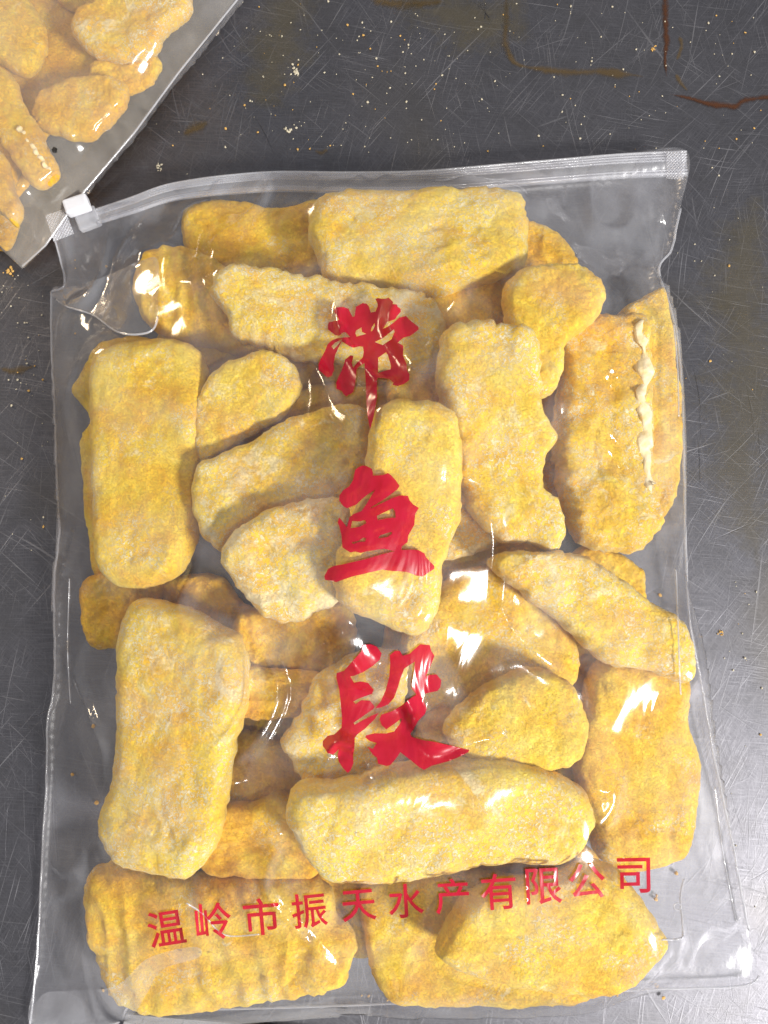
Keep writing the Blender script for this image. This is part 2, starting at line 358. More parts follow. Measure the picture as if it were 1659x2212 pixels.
# ------------------------------------------------------------------ frozen fish pieces
def piece(pts, H, label, frost=0.3, toast=0.2, folds=0.0, fold_dir=0.0, fold_len=0.006, jag=1.0, lump=1.0, bag='in the printed bag', sag=None):
    global HM
    pts = np.asarray(pts, float)
    q = spline(pts, 150)
    P0 = at(q[:, 0], q[:, 1], 0.012)
    reg = inside(P0, XX, YY)
    zb = float(HM[reg].mean()) if reg.any() else 0.0012
    P = at(q[:, 0], q[:, 1], zb + 0.5*H)[:, :2]
    # support: stiff sheet over what lies below
    reg = inside(P, XX, YY)
    iy, ix = np.where(reg)
    if len(iy):
        y0, y1, x0, x1 = max(iy.min()-3, 0), iy.max()+4, max(ix.min()-3, 0), ix.max()+4
        sub = np.where(reg, HM, np.nan)[y0:y1, x0:x1]
        low = np.nanmin(sub); hs = np.where(np.isnan(sub), low, sub); mk = (~np.isnan(sub)).astype(float)
        B = hs.copy()
        for _ in range(22):
            bl = blur(B*mk, 8)/np.maximum(blur(mk, 8), 1e-3)
            B = np.where(mk > 0, np.maximum(hs, bl), bl)
        B = blur(B, 4)
        w_ = mk > 0; A_ = np.c_[XX[y0:y1, x0:x1][w_], YY[y0:y1, x0:x1][w_], np.ones(w_.sum())]
        co = np.linalg.lstsq(A_, B[w_], rcond=None)[0]; pl = co[0]*XX[y0:y1, x0:x1]+co[1]*YY[y0:y1, x0:x1]+co[2]
        res = B-pl; B = pl + 0.35*res + 0.25*max(0.0, float(res[w_].max()))
        B = np.maximum(B, 0.0012)
        zb = float(np.median(B[mk > 0]))
        BS = np.full(HM.shape, zb); BS[y0:y1, x0:x1] = B
    else: BS = np.full(HM.shape, 0.0012)
    zz = sample(BS, P[:, 0], P[:, 1]) if len(iy) else zb
    P = at(q[:, 0], q[:, 1], zz + 0.5*H)[:, :2]
    c = P.mean(0); u, s, vt = np.linalg.svd(P - c, full_matrices=False); ax = vt[0]
    a = (P-c) @ ax; bb = (P-c) @ vt[1]; ln = max(0.0, (a.max()-a.min())/2 - (bb.max()-bb.min())/2*0.92)
    mid = c + ax*(a.max()+a.min())/2 + vt[1]*(bb.max()+bb.min())/2
    sp = mid + np.outer(np.clip((P-mid) @ ax, -ln, ln), ax)
    seed = random.randint(1, 9999)
    P3 = np.c_[P, np.full(len(P), seed*0.01)]
    rad = np.linalg.norm(P-sp, axis=1)
    jj = (0.0009 if 'second' not in label or 'big' in label else 0.0) + 0.0008*vnoise(P3, 0.009, seed+9)+jag*(0.00045*vnoise(P3, 0.0037, seed)+0.00045*vnoise(P3, 0.0015, seed+1))
    P = sp + (P-sp)*(1+jj/np.maximum(rad, 0.004))[:, None]
    ts = np.r_[np.linspace(0.0, 0.84, 22), np.sin(np.linspace(math.asin(0.86**3.5), math.pi/2, 14))**(1/3.5)]
    V, n = [], len(P)
    def ring(t, up):
        xy = sp + (P-sp)*t
        base = sample(BS, xy[:, 0], xy[:, 1]); prof = math.sqrt(max(0, 1-t**7))
        if up:
            xyz = np.c_[xy, np.full(n, seed*0.01)]
            edge = min(1, (1-t)*6+0.25)
            z = base + H*(0.42+0.58*prof) + lump*edge*(0.0008*vnoise(xyz, 0.016, seed+2)+0.0007*vnoise(xyz, 0.006, seed+3)-0.0006*np.clip(1-6*np.abs(vnoise(xyz+0.004*vnoise(xyz, 0.01, seed+12)[:, None], 0.013, seed+11)), 0, 1)*np.clip(vnoise(xyz, 0.02, seed+13)+0.3, 0, 1)) + 0.0004*vnoise(xyz, 0.0024, seed+4)+0.00026*vnoise(xyz, 0.0012, seed+5)
            if folds:
                dd = math.cos(fold_dir)*xy[:, 0]+math.sin(fold_dir)*xy[:, 1] + 0.0035*vnoise(xyz, 0.014, seed+6)
                rr = np.abs((dd/fold_len) % 1.0*2-1); z = z + folds*edge*(rr**1.7-0.5)*(0.6+0.5*vnoise(xyz, 0.012, seed+8))
        else: z = base + H*(0.42-0.42*prof)
        return np.c_[xy, z]
    for t in ts: V.append(ring(t, True))
    nb = [0.97, 0.9, 0.75, 0.45, 0.0]
    for t in nb: V.append(ring(t, False))
    F = []
    for r in range(len(V)-1):
        A = np.arange(n); B_ = (A+1) % n
        F += np.stack([A+r*n, A+(r+1)*n, B_+(r+1)*n, B_+r*n], -1).tolist()
    V = np.concatenate(V)
    top = V[:len(ts)*n]
    o = mesh_obj('fish_piece', V, F, M_CRUMB, origin=(mid[0], mid[1], float(V[:, 2].min())))
    bm = bmesh.new(); bm.from_mesh(o.data); bmesh.ops.remove_doubles(bm, verts=bm.verts[:], dist=0.00012)
    for f_ in bm.faces: f_.smooth = True
    bm.to_mesh(o.data); bm.free()
    o['frost'] = float(frost); o['toast'] = float(toast)
    tag(o, label, 'fish piece', 'frozen breaded fish pieces '+bag)
    # into the height map
    ix = np.clip(((top[:, 0]-GX0)/GS).round().astype(int), 0, HM.shape[1]-1); iy = np.clip(((top[:, 1]-GY0)/GS).round().astype(int), 0, HM.shape[0]-1)
    T = np.zeros_like(HM); np.maximum.at(T, (iy, ix), top[:, 2])
    for dy in (-1, 0, 1):
        for dx in (-1, 0, 1):
            HM = np.maximum(HM, np.roll(np.roll(T, dy, 0), dx, 1)) if (dx or dy) is False else HM
    T2 = T.copy()
    for dy in (-1, 0, 1):
        for dx in (-1, 0, 1): T2 = np.maximum(T2, np.roll(np.roll(T, dy, 0), dx, 1))
    HM = np.maximum(HM, T2)
    return o

def ridge(parent, pts, r, name='fin_ridge', lift=0.0, mat=None):
    p = spline(pts, 60, closed=False); P = at(p[:, 0], p[:, 1], 0.02)
    for _ in range(4): z = sample(HM, P[:, 0], P[:, 1]); P = at(p[:, 0], p[:, 1], z+lift)
    V, k = [], 8
    tang = np.gradient(P, axis=0); tang /= np.linalg.norm(tang, axis=1)[:, None]
    for i in range(60):
        side = np.cross(tang[i], [0, 0, 1]); side /= np.linalg.norm(side); rr = r*max(0.25, 0.85+0.5*vnoise(P[i][None]+3, 0.0055, 5)[0]+0.45*vnoise(P[i][None]+5, 0.0022, 7)[0])*(min(1, i/4+0.25, (59-i)/4+0.25))
        for j in range(k):
            a = 2*math.pi*j/k; V.append(P[i]+side*(math.cos(a)*rr*(1+0.25*math.sin(i*0.5+j))+0.0003*math.sin(i*0.41))+np.array([0, 0, 1])*(math.sin(a)*rr*0.4-0.0003+0.0003*math.sin(i*0.8)))
    F = [(i*k+j, i*k+(j+1) % k, (i+1)*k+(j+1) % k, (i+1)*k+j) for i in range(59) for j in range(k)] + [tuple(range(k))[::-1], tuple(range(59*k, 60*k))]
    return mesh_obj(name, V, F, mat or M_SKIN, parent)

B1 = dict(bag='in the printed bag')
# ---- bottom layer, seen only in the gaps
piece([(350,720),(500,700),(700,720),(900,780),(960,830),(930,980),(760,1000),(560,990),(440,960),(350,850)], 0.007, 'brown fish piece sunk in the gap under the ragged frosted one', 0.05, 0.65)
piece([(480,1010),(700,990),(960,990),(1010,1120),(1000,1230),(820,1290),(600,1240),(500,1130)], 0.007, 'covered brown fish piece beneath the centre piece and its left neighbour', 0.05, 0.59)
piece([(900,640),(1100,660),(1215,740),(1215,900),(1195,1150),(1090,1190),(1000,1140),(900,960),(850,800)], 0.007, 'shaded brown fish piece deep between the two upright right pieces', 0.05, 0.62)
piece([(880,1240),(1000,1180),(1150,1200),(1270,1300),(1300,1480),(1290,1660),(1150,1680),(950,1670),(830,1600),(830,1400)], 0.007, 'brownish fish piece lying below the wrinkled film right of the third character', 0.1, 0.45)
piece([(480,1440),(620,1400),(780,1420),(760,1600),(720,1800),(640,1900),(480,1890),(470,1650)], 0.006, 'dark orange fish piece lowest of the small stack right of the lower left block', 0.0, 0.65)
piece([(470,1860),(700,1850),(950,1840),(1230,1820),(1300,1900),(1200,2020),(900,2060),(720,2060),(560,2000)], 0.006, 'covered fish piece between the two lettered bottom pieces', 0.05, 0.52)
# ---- lower layer
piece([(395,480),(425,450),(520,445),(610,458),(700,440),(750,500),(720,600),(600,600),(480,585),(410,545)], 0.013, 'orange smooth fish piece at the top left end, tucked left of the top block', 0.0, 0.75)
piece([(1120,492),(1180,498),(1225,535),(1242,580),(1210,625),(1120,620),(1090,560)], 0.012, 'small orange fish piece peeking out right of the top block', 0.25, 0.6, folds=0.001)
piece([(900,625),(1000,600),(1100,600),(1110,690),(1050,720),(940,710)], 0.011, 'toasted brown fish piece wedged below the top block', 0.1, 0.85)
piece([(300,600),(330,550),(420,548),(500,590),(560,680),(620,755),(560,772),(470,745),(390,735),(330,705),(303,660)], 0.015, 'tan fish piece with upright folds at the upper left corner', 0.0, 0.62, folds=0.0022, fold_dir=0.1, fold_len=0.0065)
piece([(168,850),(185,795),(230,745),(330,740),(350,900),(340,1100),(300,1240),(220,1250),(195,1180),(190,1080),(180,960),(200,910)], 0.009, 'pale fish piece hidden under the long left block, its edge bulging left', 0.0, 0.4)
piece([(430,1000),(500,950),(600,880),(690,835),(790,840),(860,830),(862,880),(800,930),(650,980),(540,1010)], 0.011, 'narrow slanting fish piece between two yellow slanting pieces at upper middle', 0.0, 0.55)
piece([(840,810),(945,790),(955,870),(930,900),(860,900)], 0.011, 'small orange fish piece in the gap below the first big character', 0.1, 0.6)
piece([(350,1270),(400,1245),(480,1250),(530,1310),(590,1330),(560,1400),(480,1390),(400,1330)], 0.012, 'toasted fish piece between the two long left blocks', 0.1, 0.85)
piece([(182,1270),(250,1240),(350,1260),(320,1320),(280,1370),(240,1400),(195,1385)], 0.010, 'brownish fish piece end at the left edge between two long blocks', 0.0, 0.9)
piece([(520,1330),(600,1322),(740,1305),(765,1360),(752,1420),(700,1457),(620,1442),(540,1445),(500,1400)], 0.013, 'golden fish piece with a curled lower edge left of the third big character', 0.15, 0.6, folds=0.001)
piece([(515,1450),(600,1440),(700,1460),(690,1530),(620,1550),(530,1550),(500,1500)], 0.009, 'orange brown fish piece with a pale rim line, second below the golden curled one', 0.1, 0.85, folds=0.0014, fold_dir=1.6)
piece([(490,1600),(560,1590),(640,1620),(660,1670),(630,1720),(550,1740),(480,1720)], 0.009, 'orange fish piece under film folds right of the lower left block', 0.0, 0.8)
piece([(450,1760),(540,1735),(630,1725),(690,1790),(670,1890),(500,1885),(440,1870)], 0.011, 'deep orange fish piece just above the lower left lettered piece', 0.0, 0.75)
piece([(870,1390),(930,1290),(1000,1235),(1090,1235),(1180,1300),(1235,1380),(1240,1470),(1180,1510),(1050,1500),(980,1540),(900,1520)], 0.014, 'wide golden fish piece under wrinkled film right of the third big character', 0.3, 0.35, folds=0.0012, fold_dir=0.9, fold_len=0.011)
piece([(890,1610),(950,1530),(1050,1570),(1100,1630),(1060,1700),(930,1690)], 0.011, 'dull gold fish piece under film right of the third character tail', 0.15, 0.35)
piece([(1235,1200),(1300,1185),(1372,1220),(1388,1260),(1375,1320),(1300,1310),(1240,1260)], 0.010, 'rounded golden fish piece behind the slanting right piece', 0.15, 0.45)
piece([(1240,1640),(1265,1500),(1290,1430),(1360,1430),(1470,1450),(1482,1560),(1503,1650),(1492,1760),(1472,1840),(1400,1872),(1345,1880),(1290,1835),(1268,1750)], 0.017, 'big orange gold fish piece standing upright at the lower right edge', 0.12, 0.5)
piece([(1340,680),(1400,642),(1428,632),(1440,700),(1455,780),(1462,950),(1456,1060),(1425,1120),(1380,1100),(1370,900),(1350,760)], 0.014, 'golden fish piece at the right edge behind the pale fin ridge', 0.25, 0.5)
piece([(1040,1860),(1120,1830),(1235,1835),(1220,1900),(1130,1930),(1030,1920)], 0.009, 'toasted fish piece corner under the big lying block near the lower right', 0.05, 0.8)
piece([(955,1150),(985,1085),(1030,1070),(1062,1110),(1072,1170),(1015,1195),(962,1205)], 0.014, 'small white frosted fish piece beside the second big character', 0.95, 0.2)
piece([(785,1925),(840,1890),(950,1870),(1080,1890),(1180,1900),(1230,2010),(1300,2100),(1240,2160),(1000,2165),(855,2160),(805,2090),(790,2010)], 0.012, 'wide fish piece at the bottom middle under the company lettering', 0.12, 0.45, folds=0.0012, fold_dir=1.4, fold_len=0.012)
# ---- upper layer
p_ = piece([(1205,730),(1250,690),(1320,685),(1385,690),(1400,760),(1400,900),(1410,1060),(1425,1130),(1375,1188),(1300,1185),(1240,1160),(1215,1090),(1200,1000),(1198,900),(1212,800)], 0.018, 'large golden fish piece with a pale fin ridge along its right side', 0.5, 0.5, lump=1.3, jag=1.8, folds=0.0010, fold_dir=1.5, fold_len=0.013)
ridge(p_, [(1393,686),(1383,710),(1389,753),(1396,806),(1391,830),(1383,853),(1393,886),(1399,930),(1389,970),(1399,996),(1403,1046),(1416,1063)], 0.0023)
piece([(1090,650),(1110,605),(1150,583),(1240,578),(1285,608),(1297,655),(1270,700),(1215,745),(1200,840),(1150,850),(1110,740)], 0.015, 'rounded pale gold fish piece right of centre near the top, above the ridged piece', 0.12, 0.25)
piece([(465,640),(475,605),(510,583),(600,588),(700,612),(800,628),(900,635),(950,680),(958,760),(945,803),(880,797),(790,790),(720,777),(640,772),(560,742),(512,722),(488,670)], 0.016, 'long frosted fish piece with ragged lower edge behind the first big character', 0.75, 0.25, jag=2.2)
piece([(672,515),(680,455),(710,430),(820,425),(960,422),(1110,430),(1130,470),(1135,520),(1130,570),(1095,592),(1000,614),(930,632),(800,617),(715,610),(690,560)], 0.019, 'big yellow frosted fish block lying across the top of the bag', 0.5, 0.12)
piece([(440,850),(490,795),(580,765),(632,790),(646,838),(612,892),(540,932),(490,968),(440,992),(425,920)], 0.014, 'small yellow fish piece with smooth end beside the long left block', 0.55, 0.2)
piece([(428,1015),(480,985),(560,950),(650,905),(755,882),(798,915),(800,990),(765,1050),(690,1090),(600,1112),(510,1152),(482,1185),(442,1150),(424,1080)], 0.016, 'long slanting yellow fish piece left of centre above the frosted lumpy one', 0.6, 0.25)
piece([(205,800),(235,760),(330,742),(405,750),(442,785),(446,900),(432,1010),(426,1130),(412,1190),(385,1240),(330,1262),(250,1255),(215,1200),(212,1080),(205,950)], 0.018, 'long upright fish block at the upper left side of the bag', 0.28, 0.22)
piece([(950,760),(960,722),(1000,703),(1080,702),(1145,720),(1165,790),(1168,890),(1180,910),(1197,950),(1168,1000),(1172,1060),(1205,1090),(1212,1160),(1188,1192),(1140,1172),(1085,1165),(1020,1100),(1000,1060),(985,950),(968,890),(950,820)], 0.017, 'long upright fish piece right of centre with a ragged flap low on its right', 0.55, 0.15, jag=1.8)
p_ = piece([(484,1210),(500,1160),(560,1120),(640,1090),(700,1075),(745,1085),(755,1170),(740,1250),(725,1300),(660,1335),(620,1342),(560,1315),(515,1265)], 0.014, 'lumpy white frosted fish piece left of the second big character', 0.95, 0.45, folds=0.0018, fold_dir=0.35, fold_len=0.012, jag=1.8)
piece([(800,960),(815,892),(860,868),(930,874),(975,900),(990,960),(990,1060),(980,1140),(955,1210),(942,1290),(905,1368),(850,1352),(760,1312),(727,1268),(735,1190),(780,1090)], 0.018, 'smooth upright fish piece in the centre under the second big character', 0.4, 0.12)
piece([(1062,1215),(1105,1195),(1180,1197),(1250,1205),(1330,1250),(1400,1302),(1470,1352),(1482,1462),(1400,1445),(1330,1432),(1270,1400),(1200,1332),(1120,1272)], 0.015, 'frosted fish piece slanting down to the right edge of the bag', 0.7, 0.25)
piece([(1000,1520),(1070,1470),(1150,1448),(1232,1480),(1262,1560),(1250,1630),(1190,1660),(1090,1650),(1000,1625),(965,1575)], 0.013, 'squarish dull gold fish piece under glinting film right of centre', 0.2, 0.2)
piece([(612,1605),(655,1535),(690,1470),(760,1420),(840,1400),(875,1450),(860,1550),(872,1635),(785,1690),(722,1712),(668,1692),(638,1640)], 0.014, 'frosted ragged fish piece under the third big character', 0.8, 0.4, jag=2.0, folds=0.001, fold_dir=2.2, fold_len=0.012)
piece([(262,1430),(275,1340),(310,1297),(385,1310),(465,1345),(518,1380),(533,1450),(525,1530),(505,1610),(490,1720),(470,1810),(440,1865),(390,1885),(300,1868),(248,1850),(225,1790),(226,1740),(248,1690),(262,1560)], 0.020, 'largest upright fish block at the lower left side of the bag', 0.6, 0.22)
piece([(618,1760),(650,1695),(760,1690),(860,1652),(960,1642),(1100,1640),(1200,1672),(1258,1720),(1272,1780),(1242,1832),(1180,1852),(1060,1855),(900,1892),(780,1898),(705,1890),(662,1830),(640,1790)], 0.021, 'big bright yellow fish block lying across below the third big character', 0.6, 0.12)
piece([(188,1925),(205,1880),(240,1868),(320,1880),(450,1892),(600,1888),(695,1912),(730,1975),(765,2035),(745,2105),(680,2135),(560,2155),(450,2172),(330,2180),(262,2158),(212,2060)], 0.016, 'rough tan fish piece at the bottom left corner under the lettering start', 0.15, 0.5, folds=0.0022, fold_dir=0.2, fold_len=0.0085, jag=1.6)
piece([(945,2040),(990,1960),(1060,1915),(1180,1885),(1300,1870),(1365,1925),(1405,1990),(1432,2032),(1400,2085),(1320,2140),(1200,2130),(1050,2105),(965,2075)], 0.015, 'bright yellow pointed fish piece at the bottom right under the lettering end', 0.3, 0.22)

HM_MAIN = HM.copy(); 
# ---- second bag, top left
b2 = 'in the second bag'
piece([(-120,-100),(120,-100),(180,60),(110,150),(-60,160)], 0.0065, 'covered fish piece under the glint piece of the second bag', 0.0, 1.10, bag=b2)
piece([(70,130),(190,120),(230,200),(130,230),(60,220)], 0.0054, 'pale covered fish piece in the gap of the second bag', 0.0, 0.80, bag=b2)
piece([(-100,300),(-10,380),(40,480),(10,540),(-90,500)], 0.0058, 'covered fish piece near the lower tip of the second bag', 0.0, 1.10, bag=b2)
piece([(-120,40),(200,-100),(400,-60),(360,60),(300,150),(230,250),(110,290),(60,400),(0,440),(-120,300)], 0.0063, 'orange fish piece deep inside the second bag, mostly covered', 0.0, 1.05, bag=b2)
piece([(195,150),(250,110),(320,110),(352,145),(325,185),(280,205),(220,190)], 0.0049, 'dull fish piece at the right seam of the second bag', 0.05, 0.80, bag=b2)
piece([(-160,180),(-60,90),(20,150),(60,300),(20,420),(-60,480),(-170,380)], 0.0059, 'orange fish piece at the left frame edge in the second bag', 0.0, 1.00, bag=b2)
piece([(80,-60),(200,-120),(330,-60),(330,0),(240,30),(150,18)], 0.0068, 'orange fish piece cut by the top frame edge in the second bag', 0.1, 0.90, bag=b2)
piece([(155,65),(195,15),(300,-30),(398,-20),(418,10),(398,40),(358,72),(340,110),(280,132),(215,122),(178,100)], 0.0084, 'yellow fish piece with white flecks near the top of the second bag', 0.5, 0.60, bag=b2)
piece([(70,245),(110,192),(200,165),(268,180),(270,225),(228,276),(180,306),(105,285)], 0.0073, 'smooth oval orange fish piece in the middle of the second bag', 0.05, 0.85, bag=b2)
piece([(-40,-60),(40,-20),(85,30),(102,90),(88,140),(52,160),(0,138),(-70,80)], 0.0084, 'yellow fish piece under a bright glint at the second bag top left', 0.25, 0.60, bag=b2)
p_ = piece([(-60,150),(20,160),(62,240),(105,320),(128,372),(100,402),(60,392),(20,330),(-40,260)], 0.0073, 'long slanting fish piece with split pale skin in the second bag', 0.2, 0.80, bag=b2)
ridge(p_, [(40,270),(55,295),(72,320),(95,352),(108,368)], 0.0009)
piece([(-60,320),(5,335),(35,415),(46,462),(34,490),(5,465),(-30,440)], 0.0068, 'narrow fish piece at the lower tip of the second bag', 0.3, 0.90, bag=b2)

# ------------------------------------------------------------------ plastic bags
def ring_z(pts, zs, n):
    q = spline(np.c_[np.asarray(pts, float), np.asarray(zs)[:, None]*1e4], n); return q[:, :2], q[:, 2]/1e4

def membrane(HMX, P, its=700, gap=0.0007, seed=1, amp=1.0, taut=5):
    mask = inside(P[:, :2], XX, YY)
    obst = HMX + gap
    o2 = obst.copy()
    for _ in range(3):
        o3 = o2.copy()
        for dy in (-1, 0, 1):
            for dx in (-1, 0, 1): o3 = np.maximum(o3, np.roll(np.roll(o2, dy, 0), dx, 1))
        o2 = o3
    B = blur(o2, 3); low = B.copy()
    for _ in range(taut): B = np.maximum(low, blur(B, 6))
    obst = np.maximum(blur(B, 2), HMX + gap*0.5)
    for _ in range(2): obst = np.maximum(blur(obst, 1), HMX + gap*0.5)
    # boundary height: nearest outline point
    bz = np.zeros_like(HMX); iy, ix = np.where(mask)
    edge = mask & ~(np.roll(mask, 1, 0) & np.roll(mask, -1, 0) & np.roll(mask, 1, 1) & np.roll(mask, -1, 1))
    ey, ex = np.where(edge)
    d = (XX[ey, ex][:, None]-P[None, :, 0])**2 + (YY[ey, ex][:, None]-P[None, :, 1])**2
    bz[ey, ex] = P[d.argmin(1), 2]
    pts3 = np.stack([XX, YY, 0*XX+seed], -1)
    h = np.where(mask, np.maximum(obst, 0.012), 0)
    # slack film: small pleats the relaxation cannot iron out
    w = np.stack([XX+0.012*vnoise(pts3, 0.03, seed), YY*0.55+0.012*vnoise(pts3, 0.03, seed+1), 0*XX], -1)
    rid = 1-np.abs(vnoise(w, 0.017, seed+2)); pleat = amp*(0.0032*np.clip(rid-0.72, 0, 1)/0.28 + 0.0010*vnoise(pts3, 0.011, seed+3))
    for i in range(its):
        a = (np.roll(h, 1, 0)+np.roll(h, -1, 0)+np.roll(h, 1, 1)+np.roll(h, -1, 1))*0.25
        h = np.where(edge, bz, np.where(mask, np.maximum(obst, a), 0))
    free = np.clip((h-obst)/0.003, 0, 1)*np.clip(blur(mask.astype(float), 4)*2-1, 0, 1)
    h = np.where(mask, np.maximum(obst, h + free*pleat), 0)
    # fill outside with the nearest edge height so that sampling at the rim is clean
    f, w_ = h.copy(), mask.astype(float)
    for _ in range(6):
        nb_ = sum(np.roll(f*w_, s, a_) for s in (1, -1) for a_ in (0, 1)); nw = sum(np.roll(w_, s, a_) for s in (1, -1) for a_ in (0, 1))
        new = (w_ == 0) & (nw > 0); f[new] = (nb_/np.maximum(nw, 1e-9))[new]; w_[new] = 1
    return f, mask

def film_mesh(name, P, Zgrid, parent, mat, step=0.0011, off=0.0, flat=None):
    """sheet clipped to outline P: CDT of a jittered grid and the rim"""
    x0, y0 = P[:, :2].min(0); x1, y1 = P[:, :2].max(0)
    gx, gy = np.meshgrid(np.arange(x0, x1, step), np.arange(y0, y1, step)); ins = inside(P, gx, gy)
    return gx, gy, ins

def sheet(name, P, zf, mat, parent, step=0.0012, nested=True):
    """outline P (n,3) filled with concentric copies of the rim blended into a regular grid"""
    x0, y0 = P[:, :2].min(0); x1, y1 = P[:, :2].max(0)
    gx = np.arange(x0-step, x1+2*step, step); gy = np.arange(y0-step, y1+2*step, step)
    X, Y = np.meshgrid(gx, gy); ins = inside(P, X, Y)
    ny, nx = X.shape; near = ins.copy()
    for s, a in ((1, 0), (-1, 0), (1, 1), (-1, 1)): near |= np.roll(ins, s, a)
    for s in (1, -1): near |= np.roll(np.roll(ins, s, 0), 1, 1) | np.roll(np.roll(ins, s, 0), -1, 1)
    # snap grid points just outside onto the rim
    idx = -np.ones(X.shape, int); oy, ox = np.where(near); idx[oy, ox] = np.arange(len(oy))
    px, py = X[oy, ox].copy(), Y[oy, ox].copy(); isin = ins[oy, ox]
    out_i = np.where(~isin)[0]
    A = P[:, :2]; B = np.roll(A, -1, 0); AB = B-A; l2 = (AB**2).sum(1)+1e-12
    q = np.stack([px[out_i], py[out_i]], -1)
    t = np.clip(((q[:, None]-A[None])*AB[None]).sum(2)/l2, 0, 1); C = A[None]+t[..., None]*AB[None]
    k = ((C-q[:, None])**2).sum(2).argmin(1); cc = C[np.arange(len(k)), k]
    px[out_i], py[out_i] = cc[:, 0], cc[:, 1]
    z = zf(px, py)
    zr = P[k, 2]*(1-t[np.arange(len(k)), k]) + np.roll(P[:, 2], -1)[k]*t[np.arange(len(k)), k]
    z[out_i] = zr
    F = []
    a, b, c, d = idx[:-1, :-1], idx[:-1, 1:], idx[1:, 1:], idx[1:, :-1]
    anyin = ins[:-1, :-1] | ins[:-1, 1:] | ins[1:, 1:] | ins[1:, :-1]
    ok = anyin & (a >= 0) & (b >= 0) & (c >= 0) & (d >= 0)
    F = np.stack([a[ok], b[ok], c[ok], d[ok]], -1).tolist()
    return mesh_obj(name, np.c_[px, py, z], F, mat, parent)

def tube(name, pts3, r, mat, parent, k=6, flat=1.0):
    P = np.asarray(pts3); n = len(P); T = np.gradient(P, axis=0); T /= np.linalg.norm(T, axis=1)[:, None]+1e-12
    V = []
    for i in range(n):
        s = np.cross(T[i], [0, 0, 1]); s /= np.linalg.norm(s)+1e-12; u = np.cross(s, T[i])
        for j in range(k):
            a = 2*math.pi*j/k; V.append(P[i]+s*math.cos(a)*r+u*math.sin(a)*r*flat)
    F = [(i*k+j, i*k+(j+1) % k, (i+1)*k+(j+1) % k, (i+1)*k+j) for i in range(n-1) for j in range(k)] + [tuple(range(k))[::-1], tuple(range((n-1)*k, n*k))]
    return mesh_obj(name, V, F, mat, parent)

top_e = [(1483,326,.010),(1340,333,.011),(1200,345,.011),(1050,358,.011),(900,370,.011),(740,372,.011),(600,371,.011),(500,378,.011),(420,388,.011),(350,402,.011),(280,428,.010),(200,455,.009),(100,462,.006)]
left_e = [(116,512,.004),(130,560,.003),(139,615,.003),(110,630,.003),(112,760,.004),(118,900,.005),(122,1030,.005),(128,1150,.004),(117,1250,.004),(118,1400,.003),(115,1500,.003),(103,1560,.003),(100,1700,.003),(92,1830,.003),(86,1960,.003),(78,2090,.003),(64,2218,.003)]
bot_e = [(160,2225,.003),(255,2208,.003),(287,2172,.003),(420,2180,.003),(600,2177,.003),(800,2170,.003),(1000,2160,.003),(1200,2147,.003),(1400,2138,.003),(1600,2130,.003),(1640,2108,.003)]
right_e = [(1618,2010,.003),(1600,1920,.003),(1572,1770,.003),(1542,1630,.004),(1520,1500,.005),(1502,1410,.006),(1487,1310,.008),(1481,1170,.010),(1478,1000,.011),(1472,820,.011),(1457,695,.010),(1424,585,.008),(1450,540,.007),(1470,450,.007)]
raw = np.array(top_e+left_e+bot_e+right_e)
O2, OZ = ring_z(raw[:, :2], raw[:, 2], 900)
PB = at(O2[:, 0], O2[:, 1], OZ)
bag = empty('plastic_bag', (0, 0, 0.0005))
tag(bag, 'large clear zip bag printed with red characters, full of breaded fish', 'plastic bag', 'clear bags of frozen fish on the steel table')

FILM, BMASK = membrane(HM_MAIN, PB, seed=11, amp=1.3)
sheet('front_film', PB, lambda x, y: sample(FILM, x, y), M_FILM, bag, 0.0011)
dist_in = blur(BMASK.astype(float), 5)
BK = 0.0005 + 0*HM
def backz_for(P):
    A = P[::3]
    def f(x, y):
        d = (np.asarray(x)[:, None]-A[None, :, 0])**2 + (np.asarray(y)[:, None]-A[None, :, 1])**2; k = d.argmin(1)
        return 0.0006 + (A[k, 2]-0.0006)*np.exp(-np.sqrt(d[np.arange(len(k)), k])/0.0035)
    return f
PB2 = PB.copy(); PB2[:, 2] = np.maximum(PB[:, 2]-0.0006, 0.0006)
sheet('back_film', PB2, backz_for(PB2), M_BACK, bag, 0.0013)

def onfilm(x, y, lift=0.0, A=None, its=8):
    A = FILM if A is None else A
    x = np.asarray(x, float); y = np.asarray(y, float); z = np.full(x.shape, 0.02); its = 20
    for _ in range(its):
        p = at(x, y, z); z = 0.5*z+0.5*(sample(A, p[:, 0], p[:, 1])+lift)
    p = at(x, y, z); return np.c_[p[:, :2], sample(A, p[:, 0], p[:, 1])+lift]

def edge_tube(name, pts, r, mat, n=160, lift=0.0, jag=0.0):
    q = spline(np.array([(a, b, z*1e4) for a, b, z in pts]), n, closed=False)
    P = at(q[:, 0], q[:, 1], q[:, 2]/1e4+lift)
    if jag: P = P + np.stack([jag*vnoise(P, 0.004, 3), jag*vnoise(P, 0.004, 4), 0*P[:, 0]], -1)
    return tube(name, P, r, mat, bag, 6)
edge_tube('side_seal', left_e[3:], 0.00045, M_SEAL, jag=0.0002)
edge_tube('side_seal', left_e[:4], 0.00045, M_SEAL, 40, jag=0.0002)
edge_tube('side_seal', right_e, 0.0005, M_SEAL, jag=0.0003)
edge_tube('bottom_seal', bot_e, 0.0004, M_SEAL)

